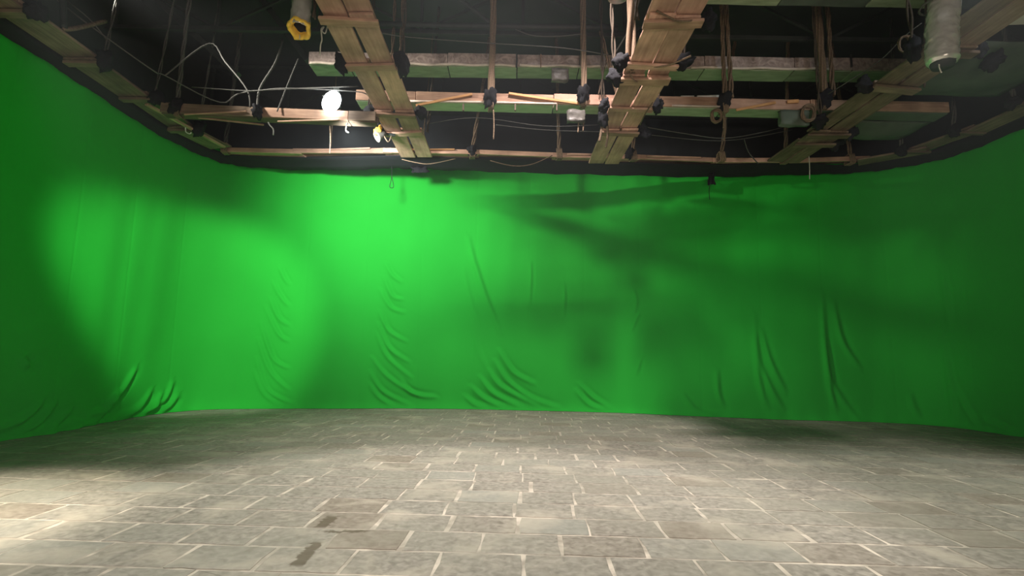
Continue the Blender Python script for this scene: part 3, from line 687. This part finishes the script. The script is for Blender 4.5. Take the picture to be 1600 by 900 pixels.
# hangers of the lower rack pass in front of the upper one
for px, py, r, dx, big in ((767, 150, .05, 0, 1), (912, 145, .046, 0, 1), (1133, 155, .035, .03, 1), (1143, 152, .035, -.02, 0), (1288, 150, .05, 0, 1), (1302, 150, .035, .04, 0)):
    p = at_y(px, py, Y2 - .09)
    rope('suspension_rope', p, Vector((p.x + dx, p.y + .02, 9.35)), r, 'rope' if px > 500 else 'rope_grey', T2, 5 if r > .045 else 3)
    if big: lump('lashing', p + Vector((0, 0, -.03)), (r + .09, .10, .16), T2); lashing('lashing_rope', p + Vector((0, .08, -.12)), 0.013, 0.26, 0.2, T2, 'rope', 4)
rope('suspension_rope', at_y(968, 160, Y2 - .1), at_y(938, 48, Y2 - .1), 0.03, 'rope', T2, 3)
rope('suspension_rope', at_y(935, 148, Y2 - .1), at_y(950, 85, Y2 - .1), 0.012, 'rope', T2, 2)
for px, y0, y1 in ((771, 172, 218), (903, 175, 207), (911, 178, 205), (1132, 165, 220), (1130, 180, 200), (515, 190, 240)):
    A = at_y(px, y0, Y2 - .08); B = at_y(px, y1, Y2 - .08); tube('rope_tail', [A, A.lerp(B, .5) + Vector((.01, 0, 0)), B], 0.012 if px != 515 else .008, 'rope', T2)
for px, y0 in ((612, 100), (625, 96), (1285, 90)):
    p = at_y(px, y0, Y1 - .08); rope('suspension_rope', p, Vector((p.x, p.y, 9.35)), 0.03, 'rope', T1, 2)
# nearest rack, only its green underside shows
T0 = rack('nearest lighting rack with a faded green underside above the foil duct', X_at(1095, 4, Y0), 9.6, Y0, z0, 0.25, 0.5, ['wrapped', 'wood_red'], ['green_board', 'green_grey'], [X_at(1240, 8, Y0), X_at(1385, 14, Y0), X_at(1500, 14, Y0)])
# faded green sheets slung between the shadowed catwalk and the outer walkway
def sheet(label, x0, x1, y0, y1, z, sag, material='green_grey'):
    n = 14; v = []; f = []
    for i in range(n + 1):
        for j in range(n + 1):
            s, t = i / n, j / n
            zz = z - sag * math.sin(math.pi * s) * math.sin(math.pi * t) + 0.03 * noise.noise(Vector((s * 4, t * 4, z)))
            v.append(Vector(((s - .5) * (x1 - x0), (t - .5) * (y1 - y0), zz - z)))
    for i in range(n):
        for j in range(n): a = i * (n + 1) + j; f.append((a, a + n + 1, a + n + 2, a + 1))
    o = link('green_sheet', mesh_from(v, f, 'green_sheet', True), material); o.location = ((x0 + x1) / 2, (y0 + y1) / 2, z)
    md = o.modifiers.new('thick', 'SOLIDIFY'); md.thickness = 0.01
    return tag(o, label, 'sheet')
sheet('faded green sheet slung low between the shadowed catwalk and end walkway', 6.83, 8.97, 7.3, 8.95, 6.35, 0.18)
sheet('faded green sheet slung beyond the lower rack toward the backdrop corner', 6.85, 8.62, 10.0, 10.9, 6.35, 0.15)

# ------------------------------------------------------------------ roof steel
def truss(label, Y, zb, zt):
    root = thing('roof_truss', label, 'truss', (1.2, Y, zb))
    board('bottom_chord', (XL + .1, Y, zb), (XR - .1, Y, zb), 0.09, 0.09, 'steel', root, warp=0)
    board('top_chord', (XL + .1, Y, zt), (XR - .1, Y, zt), 0.09, 0.09, 'steel', root, warp=0)
    n = 9; xs = [XL + .3 + (XR - XL - .6) * i / n for i in range(n + 1)]
    for i in range(n):
        board('post', (xs[i], Y, zb), (xs[i], Y, zt), 0.06, 0.06, 'steel', root, warp=0)
        A, B = ((xs[i], Y, zb), (xs[i + 1], Y, zt)) if i % 2 else ((xs[i], Y, zt), (xs[i + 1], Y, zb))
        board('diagonal', A, B, 0.06, 0.06, 'steel', root, warp=0)
    return root
truss('dark steel roof truss above the lower lighting rack', 9.97, 8.1, 9.25)
truss('dark steel roof truss nearest the back wall', 13.4, 8.0, 9.25)
truss('dark steel roof truss over the open floor', 5.6, 8.3, 9.25)
# pipe from which the lower rack hangs
zp = at_y(780, 41, Y2 + .03).z
hp = tube('hanging_pipe', [at_y(590, 37, Y2 + .03), at_y(780, 41, Y2 + .03), at_y(965, 43, Y2 + .03)], 0.055, 'steel', None, per=3, n=10); tag(hp, 'dark horizontal steel pipe that the rope hangers cross', 'pipe')
hd = tube('brace_pipe', [at_y(690, -18, Y2 + .03), at_y(730, 8, Y2 + .03), at_y(768, 38, Y2 + .03)], 0.045, 'steel', None, per=3, n=10); tag(hd, 'dark slanting brace pipe meeting the horizontal pipe', 'pipe')
# dark roof sheet propped on edge beside the yellow-ended duct
A = [at_y(383, -30, 10.4), at_y(470, 52, 10.4), at_y(512, 120, 10.4), at_y(480, 130, 10.4), at_y(395, 60, 10.4), at_y(340, 0, 10.4)]
for nm, p0, p1, lab in (('rafter', (395, -20), (482, 96), 'dark slanting rafter behind the yellow-ended duct'), ('rafter', (310, 60), (372, 118), 'short dark slanting rafter over the bare-wood rack end')):
    A, B = at_y(*p0, 10.2), at_y(*p1, 10.2)
    A = A + (A - B) * ((ZC - .14 - A.z) / (A.z - B.z))
    o = board(nm, A, B, 0.16, 0.12, 'steel', None, warp=0); tag(o, lab, 'beam')

# ------------------------------------------------------------------ ducts
def duct(label, pts, R, yellow):
    base = Vector(pts[0]); root = thing('foil_duct', label, 'duct', base)
    path = smooth_path(pts, 26); n = 28; v = []; f = []
    t0 = (path[1] - path[0]).normalized()
    a = t0.cross(Vector((0, 1, 0))).normalized()
    for i, p in enumerate(path):
        t = (path[min(i + 1, len(path) - 1)] - path[max(i - 1, 0)]).normalized(); a = (a - t * a.dot(t)).normalized(); c = t.cross(a)
        for j in range(n):
            q = 2 * math.pi * j / n
            rr = R * (1 + 0.10 * noise.noise(Vector((math.cos(q) * 3.5, math.sin(q) * 3.5, i * 0.21))) + 0.06 * noise.noise(Vector((math.cos(q) * 8, math.sin(q) * 8, i * 0.5))))
            if not yellow and i < 4: rr *= 0.80 + 0.05 * i
            v.append(p + (a * math.cos(q) + c * math.sin(q)) * rr - base)
    for i in range(len(path) - 1):
        for j in range(n): f.append((i * n + j, i * n + (j + 1) % n, (i + 1) * n + (j + 1) % n, (i + 1) * n + j))
    o = link('foil_sleeve', mesh_from(v, f, 'sleeve', True), 'foil', root); md = o.modifiers.new('thick', 'SOLIDIFY'); md.thickness = 0.008
    return root, path, a
p0 = at_y(468, 44, 6.9); pt = at_y(476, -60, 6.9)
dl, path, a = duct('foil duct with a torn yellow foam mouth beside the pale catwalk', [p0, p0.lerp(pt, .5) + Vector((.01, 0, 0)), pt, Vector((pt.x, pt.y, (pt.z + 9.3) / 2)), Vector((pt.x, pt.y, 9.3))], 0.135, True)
# torn foam lining curling out of the mouth, which gapes toward the room
v, f = [], []; n = 36; axis = (pt - p0).normalized(); axis = (axis + Vector((-.12, .75, 0))).normalized(); ca = axis.cross(Vector((0, 1, 0))).normalized(); cb = axis.cross(ca)
for i, (r, h) in enumerate(((.130, .14), (.152, .03), (.162, -.03), (.150, -.06), (.118, -.055), (.095, -.01), (.085, .10), (.08, .2))):
    for j in range(n):
        q = 2 * math.pi * j / n; k_ = 1 + 0.10 * noise.noise(Vector((math.cos(q) * 2, math.sin(q) * 2, i * .4))) + .05 * math.sin(q * 5); hh = h + (0.05 * noise.noise(Vector((math.cos(q) * 3, math.sin(q) * 3, 5))) if h < .05 else 0)
        v.append((ca * math.cos(q) + cb * math.sin(q)) * r * k_ + axis * hh)
for i in range(7):
    for j in range(n): f.append((i * n + j, i * n + (j + 1) % n, (i + 1) * n + (j + 1) % n, (i + 1) * n + j))
v2, f2 = [axis * .09 + (ca * math.cos(2 * math.pi * j / n) + cb * math.sin(2 * math.pi * j / n)) * .1 for j in range(n)], [tuple(range(n))]
link('duct_shade_disc', mesh_from(v2, f2, 'dark_disc'), 'black_rag', dl)  # black disc stands in for the shade inside the duct mouth
o = link('foam_lining', mesh_from(v, f, 'foam', True), 'yellow_foam', dl); o['label'] = 'torn yellow foam lining'
tube('cord', [p0 + Vector((.01, 0, -.10)), p0 + Vector((.012, 0, -.17))], 0.006, 'white_cord', dl)
p0 = at_y(1473, 100, 6.05); pt = at_y(1473, -40, 6.05)
dr, path, a = duct('fat silver foil duct hanging below the shadowed catwalk', [p0, p0.lerp(pt, .35) + Vector((-.01, 0, 0)), p0.lerp(pt, .7) + Vector((.02, 0, 0)), pt, Vector((pt.x, pt.y, (pt.z + 9.3) / 2)), Vector((pt.x, pt.y, 9.3))], 0.172, False)
bm = bmesh.new(); bmesh.ops.create_cone(bm, cap_ends=True, segments=20, radius1=.12, radius2=.15, depth=.1)
link('duct_mouth', bm_mesh(bm, 'mouth', True), 'steel', dr, Matrix.Translation(p0 + Vector((0, 0, .01))))
tube('cord', [p0 + Vector((-.09, -.05, .0)), p0 + Vector((-.1, -.06, -.08)), p0 + Vector((-.07, -.05, -.15))], 0.008, 'white_cord', dr)
v, f = tube_geo([p0 + Vector((math.cos(q) * .182, math.sin(q) * .182, .80 + .01 * math.sin(q * 2))) for q in [2 * math.pi * i / 24 for i in range(25)]], 0.014, 6)
link('binding_cord', mesh_from(local(dr.location, v), f, 'cord', True), 'rope_grey', dr)

# ------------------------------------------------------------------ lamps
def lathe(prof, n=28):
    v, f = [], []
    for r, z in prof:
        for j in range(n): q = 2 * math.pi * j / n; v.append(Vector((r * math.cos(q), r * math.sin(q), z)))
    for i in range(len(prof) - 1):
        for j in range(n): f.append((i * n + j, i * n + (j + 1) % n, (i + 1) * n + (j + 1) % n, (i + 1) * n + j))
    return v, f
def pointing(loc, direction): return Matrix.Translation(loc) @ Vector(direction).to_track_quat('-Z', 'Y').to_matrix().to_4x4()
# flood lamp that faces the room
pl = at_y(518, 159, 8.95)
fl = thing('flood_lamp', 'glowing white flood lamp clamped under the bare-wood rack', 'lamp', pl)
dirn = (EYE + Vector((-.5, 0, -.6)) - pl).normalized()
mw = pointing(pl, dirn) @ Matrix.Rotation(math.radians(28), 4, 'Z')
bm = bmesh.new(); bmesh.ops.create_uvsphere(bm, u_segments=20, v_segments=12, radius=1)
for v_ in bm.verts: v_.co = Vector((v_.co.x * .15, v_.co.y * .21, v_.co.z * .07))
link('lamp_glass', bm_mesh(bm, 'glass', True), 'lit', fl, mw)
bm = bmesh.new(); bmesh.ops.create_cone(bm, cap_ends=True, segments=4, radius1=.10, radius2=.16, depth=.16)
bmesh.ops.rotate(bm, verts=bm.verts[:], cent=(0, 0, 0), matrix=Matrix.Rotation(math.radians(45), 3, 'Z')); bmesh.ops.bevel(bm, geom=bm.edges[:], offset=.01, segments=1, affect='EDGES')
for v_ in bm.verts: v_.co.z *= -1; v_.co.y *= 1.15
link('housing', bm_mesh(bm, 'housing'), 'grey_metal', fl, mw @ Matrix.Translation((0, 0, .11)))
for s in (-1, 1): tube('yoke_arm', [mw @ Vector((s * .16, 0, .1)), mw @ Vector((s * .17, .0, .25)), Vector((pl.x + s * .05, pl.y + .22, pl.z + .33))], 0.012, 'steel', fl)
board('clamp', (pl.x - .06, pl.y + .22, pl.z + .34), (pl.x + .06, pl.y + .22, pl.z + .34), 0.05, 0.08, 'steel', fl)
# bell lamp
pb = at_y(965, -6, 7.0)
bl = thing('bell_lamp', 'unlit grey bell lamp hanging beside the brown catwalk', 'lamp', pb)
v, f = lathe([(.03, .25), (.05, .22), (.07, .14), (.11, .06), (.135, -.03), (.14, -.05), (.13, -.045), (.10, .06), (.05, .15), (.0, .16)])
link('shade', mesh_from(v, f, 'shade', True), 'grey_metal', bl, Matrix.Translation(pb) @ Matrix.Rotation(.18, 4, 'X'))
board('bracket', pb + Vector((-.22, 0, .06)), pb + Vector((-.02, 0, .16)), 0.08, 0.07, 'green_board', bl)
tube('cord', [pb + Vector((0, 0, .24)), pb + Vector((.01, 0, 1.2)), pb + Vector((0, .1, 2.7))], 0.01, 'wire', bl)
# small spot lamp wrapped in torn yellow foam
ps = at_y(594, 210, 10.1)
sl = thing('spot_lamp', 'small grey spot lamp with torn yellow foam on the pale catwalk', 'lamp', ps)
v, f = lathe([(.0, .14), (.05, .13), (.06, .04), (.10, -.05), (.11, -.09), (.095, -.085), (.05, 0.0), (.0, .02)], 18)
link('reflector', mesh_from(v, f, 'reflector', True), 'dull_bag', sl, pointing(ps + Vector((.05, -.17, -.10)), (-.6, -.35, -.5)))
bm = bmesh.new(); bmesh.ops.create_icosphere(bm, subdivisions=3, radius=1)
for v_ in bm.verts:
    q = v_.co.copy(); v_.co = Vector((q.x * .07, q.y * .06, q.z * .11)) * (1 + .5 * noise.noise(q * 2.4))
link('foam_wrap', bm_mesh(bm, 'foam', True), 'yellow_foam', sl, Matrix.Translation(ps + Vector((0, -.19, .0))) @ Matrix.Rotation(.5, 4, 'Y'))
tube('cable', [ps + Vector((.10, -.17, -.06)), ps + Vector((.2, -.1, -.2)), ps + Vector((.24, 0, .0))], 0.012, 'rope', sl)
board('clamp', ps + Vector((.04, -.16, -.04)), ps + Vector((.3, .03, .0)), .05, .05, 'steel', sl)
# fluorescent tubes behind the lower rack
for p0_, p1_, lab in (((1064, 152), (1084, 152), 'short fluorescent tube next to the brown catwalk'), ((1089, 152), (1128, 151), 'longer fluorescent tube above the lower rack')):
    A, B = at_y(*p0_, Y2 + .34), at_y(*p1_, Y2 + .34)
    root = thing('tube_light', lab, 'lamp', (A + B) / 2)
    v, f = tube_geo([A, A.lerp(B, .5), B], 0.035, 12); link('tube', mesh_from(local(root.location, v), f, 'tube', True), 'white_plastic', root)
    board('holder', A + Vector((-.03, .0, -.05)), B + Vector((.03, 0, -.05)), .06, .035, 'steel', root, warp=0)
    for q in (A, B): board('bracket', q + Vector((0, 0, -.06)), Vector((q.x, q.y, z2 + .10)), .03, .03, 'steel', root, warp=0)

# ------------------------------------------------------------------ loose things on the rigging
fb = [at_z(1553, 40, 6.55), at_z(1608, 38, 6.55), at_z(1640, -30, 6.55), at_z(1606, -6, 6.55)]
c = sum(fb, Vector()) / 4; v = [p - c for p in fb] + [p - c + Vector((0, 0, .04)) for p in fb]
f = [(3, 2, 1, 0), (4, 5, 6, 7)] + [(i, (i + 1) % 4, 4 + (i + 1) % 4, 4 + i) for i in range(4)]
o = link('foam_sheet', mesh_from(v, f, 'foam_sheet'), 'foam_board'); o.location = c; tag(o, 'pale foam sheet lying over the rigging past the silver duct', 'board')
o = lump('rag', at_y(1550, 95, 7.42), (.16, .10, .14)); tag(o, 'black rag bundle tied beside the silver foil duct', 'rag')
def hanging_rag(px, py, Y, w_, h_, label):
    p = at_y(px, py, Y); bm = bmesh.new(); bmesh.ops.create_grid(bm, x_segments=8, y_segments=8, size=.5)
    for v_ in bm.verts:
        q = v_.co.copy(); nn = noise.noise(q * 3 + Vector((px, 0, 0)))
        v_.co = Vector((q.x * w_ * (1 + .5 * nn), .03 * math.sin(q.x * 14) + .02 * nn, q.y * h_ * (1 + .35 * noise.noise(q * 5))))
    o = link('rag', bm_mesh(bm, 'rag', True), 'black_rag'); o.location = p; md = o.modifiers.new('t', 'SOLIDIFY'); md.thickness = .012
    return tag(o, label, 'rag')
hanging_rag(655, 264, 12.3, .42, .18, 'torn black rag drooping over the brightest green cloth')
o = hanging_rag(1112, 279, 12.4, .17, .30, 'narrow black rag with a dangling string over the mid-green cloth')
tube('string', [at_y(1110, 284, 12.4), at_y(1108, 298, 12.4), at_y(1109, 312, 12.4)], 0.008, 'black_rag', o)
o = bpy.data.objects.get('string'); o.matrix_parent_inverse = Matrix(); 
rope_coil('rope_coil', at_y(1120, 181, Y2 - .16), .13, 'brown rope coil hung beside the green underside of the lower rack')
rope_coil('rope_coil', at_y(1262, 176, Y2 - .20), .16, 'larger loose rope coil on the lower rack by the shadowed catwalk')
rope_coil('rope_coil', at_y(1415, 70, 7.5), .14, 'pale knotted rope coil hanging just beside the silver duct', .012)

# wires, cords and hooks: pixel path and distance from the camera plane
def strand(name, label, cat, pts, r=0.008, material='wire', group=None):
    P = [at_y(x, y, Y) for x, y, Y in pts]
    o = tube(name, P, r, material, None, per=5, n=5); return tag(o, label, cat, group)
G = 'thin wires strung between the catwalks'
strand('rigging_wire', 'long pale wire zigzagging from the roof pipe toward the glowing lamp', 'wire', [(85, -4, 7.6), (130, 32, 7.7), (236, 108, 8.2), (258, 118, 8.6), (344, 160, 8.9), (388, 143, 9.0), (560, 135, 9.0)], .012, group=G)
strand('rigging_wire', 'short pale wire doubling the zigzag wire by the roof pipe', 'wire', [(100, -2, 7.6), (140, 30, 7.7), (170, 66, 7.9)], .010, group=G)
strand('rigging_rope', 'slack rope rising from the zigzag wire and falling to the bare-wood rack', 'rope', [(258, 118, 8.6), (326, 68, 9.0), (352, 97, 9.0), (386, 140, 9.0), (391, 168, 9.05)], .014, 'rope_grey')
strand('rigging_wire', 'level wire crossing just above the glowing lamp', 'wire', [(300, 136, 8.9), (390, 142, 8.95), (447, 138, 8.9), (555, 143, 9.0), (576, 150, 9.1)], .010, group=G)
strand('rigging_rope', 'knotted rope falling from the dark rafter to the rack end', 'rope', [(442, 62, 9.9), (430, 98, 9.5), (406, 138, 9.1), (402, 172, 9.05)], .020, 'rope_grey')
strand('rigging_rope', 'thin rope falling straight past the level wire to the rack', 'rope', [(466, 92, 9.6), (447, 138, 9.2), (433, 174, 9.05)], .013, 'rope_grey')
strand('rigging_wire', 'long level wire running past the thick rope hangers', 'wire', [(588, 50, 8.6), (640, 58, 8.7), (760, 67, 9.3), (880, 75, 9.35), (950, 86, 9.44)], .010, group=G)
strand('rigging_wire', 'short sagging cord between two rope hangers', 'wire', [(797, 42, 9.62), (830, 55, 9.55), (868, 57, 9.5), (909, 53, 9.44)], .009, group=G)
strand('rigging_rope', 'slanting rope from the bell lamp down to the rack hanger', 'rope', [(1000, -4, 8.2), (985, 42, 8.5), (957, 90, 9.0)], .014, 'rope_grey')
strand('rigging_wire', 'upper slack wire between the pale and brown catwalks', 'wire', [(664, 194, 10.4), (745, 184, 10.3), (850, 197, 10.3), (935, 195, 10.4)], .008, group=G)
strand('rigging_wire', 'lower slack wire between the pale and brown catwalks', 'wire', [(775, 195, 10.5), (850, 203, 10.5), (940, 206, 10.5)], .008, group=G)
strand('rigging_wire', 'thicker wire dipping between the brown and shadowed catwalks', 'wire', [(1012, 199, 10.4), (1072, 209, 10.4), (1130, 216, 10.4), (1190, 207, 10.4), (1240, 194, 10.4)], .010, group=G)
strand('rigging_wire', 'thinner wire dipping between the brown and shadowed catwalks', 'wire', [(1018, 211, 10.6), (1130, 220, 10.6), (1238, 203, 10.6)], .007, group=G)
strand('rigging_wire', 'slanting wire climbing to the knotted rope by the silver duct', 'wire', [(1294, 147, 9.0), (1340, 118, 8.4), (1378, 92, 8.0), (1412, 58, 7.6), (1440, 36, 7.4)], .009, group=G)
strand('rigging_wire', 'short slanting wire under the climbing wire', 'wire', [(1342, 150, 9.0), (1370, 131, 8.6), (1400, 108, 8.2)], .008, group=G)
strand('rigging_rope', 'dangling rope end above the walkway between two catwalks', 'rope', [(1163, 218, 11.3), (1170, 238, 11.4), (1185, 256, 11.5)], .014, 'rope_grey')
strand('dangling_cord', 'sagging cord on the back walkway over the torn black rag', 'cord', [(628, 249, 11.55), (650, 254, 11.5), (672, 256, 11.5), (712, 248, 11.55)], .010, 'rope')
strand('dangling_cord', 'wide sagging cord on the back walkway between rope lashings', 'cord', [(766, 251, 11.55), (800, 259, 11.5), (830, 257, 11.5), (863, 243, 11.55)], .012, 'rope')
strand('dangling_cord', 'thin looped cord hanging against the brightest green cloth', 'cord', [(612, 256, 12.3), (612, 277, 12.35), (609, 292, 12.35), (615, 292, 12.35), (612.5, 277, 12.35)], .008, 'black_rag')
strand('dangling_cord', 'pale straight cord hanging below the shadowed catwalk end', 'cord', [(1264, 244, 11.3), (1265, 262, 11.3), (1265, 280, 11.3)], .010, 'white_cord')
strand('dangling_cord', 'pale cord with a loop hanging beside the yellow-ended duct', 'cord', [(512, 40, 6.95), (508, 52, 6.95), (503, 48, 6.95), (506, 42, 6.95), (502, 46, 6.95), (503, 62, 6.95), (501, 70, 6.95), (500, 86, 6.95)], .010, 'white_cord')
strand('metal_hook', 'bright bent hook dangling under the bare-wood rack', 'hook', [(419, 191, 9.0), (422, 196, 9.0), (427, 202, 9.0), (427, 211, 9.0)], .013, 'hook_metal')
strand('metal_hook', 'bright bent hook dangling just below the glowing lamp', 'hook', [(543, 192, 9.0), (541, 199, 9.0), (541, 205, 9.0), (545, 208, 9.0)], .014, 'hook_metal')
strand('metal_hook', 'tiny bright hook below the dim walkway corner', 'hook', [(290, 199, 9.6), (290.5, 206, 9.6), (296, 209, 9.6), (299, 207, 9.6)], .012, 'white_plastic')
strand('vertical_pipe', 'dark upright steel pipe hanging over the dim walkway', 'pipe', [(97, -30, 7.2), (98.5, 10, 7.2), (100, 44, 7.2)], .045, 'steel')
strand('brace_pipe', 'dark horizontal pole tied to the upright pipe', 'pipe', [(98, 46, 7.2), (120, 44, 7.4), (165, 33, 8.0)], .035, 'wood_dark')

# ------------------------------------------------------------------ sub-parts: hang small pieces on the part they belong to
bpy.context.view_layer.update()
def under(child, part):
    mwc = child.matrix_world.copy(); child.parent = part
    child.matrix_parent_inverse = part.matrix_world.inverted(); child.matrix_basis = mwc
def kid(root, name): return [c for c in root.children if c.name.split('.')[0] == name]
under(kid(fl, 'lamp_glass')[0], kid(fl, 'housing')[0])
under(kid(dl, 'foam_lining')[0], kid(dl, 'foil_sleeve')[0]); under(kid(dl, 'duct_shade_disc')[0], kid(dl, 'foil_sleeve')[0])
under(kid(dr, 'binding_cord')[0], kid(dr, 'foil_sleeve')[0])
under(kid(sl, 'foam_wrap')[0], kid(sl, 'reflector')[0])
fb_ = kid(T1, 'face_board')
for e in kid(T1, 'rolled_wrap_edge') + kid(T1, 'strap'):
    c = sum((Vector(q) for q in e.bound_box), Vector()) / 8; c = e.matrix_world @ c
    under(e, min(fb_, key=lambda b_: abs(b_.matrix_world.translation.x - c.x)))
fb_ = kid(T2, 'face_board')
for e in kid(T2, 'batten') + kid(T2, 'clip') + kid(T2, 'pale_edge_strip'):
    c = sum((Vector(q) for q in e.bound_box), Vector()) / 8; c = e.matrix_world @ c
    under(e, min(fb_, key=lambda b_: abs(b_.matrix_world.translation.x - c.x)))
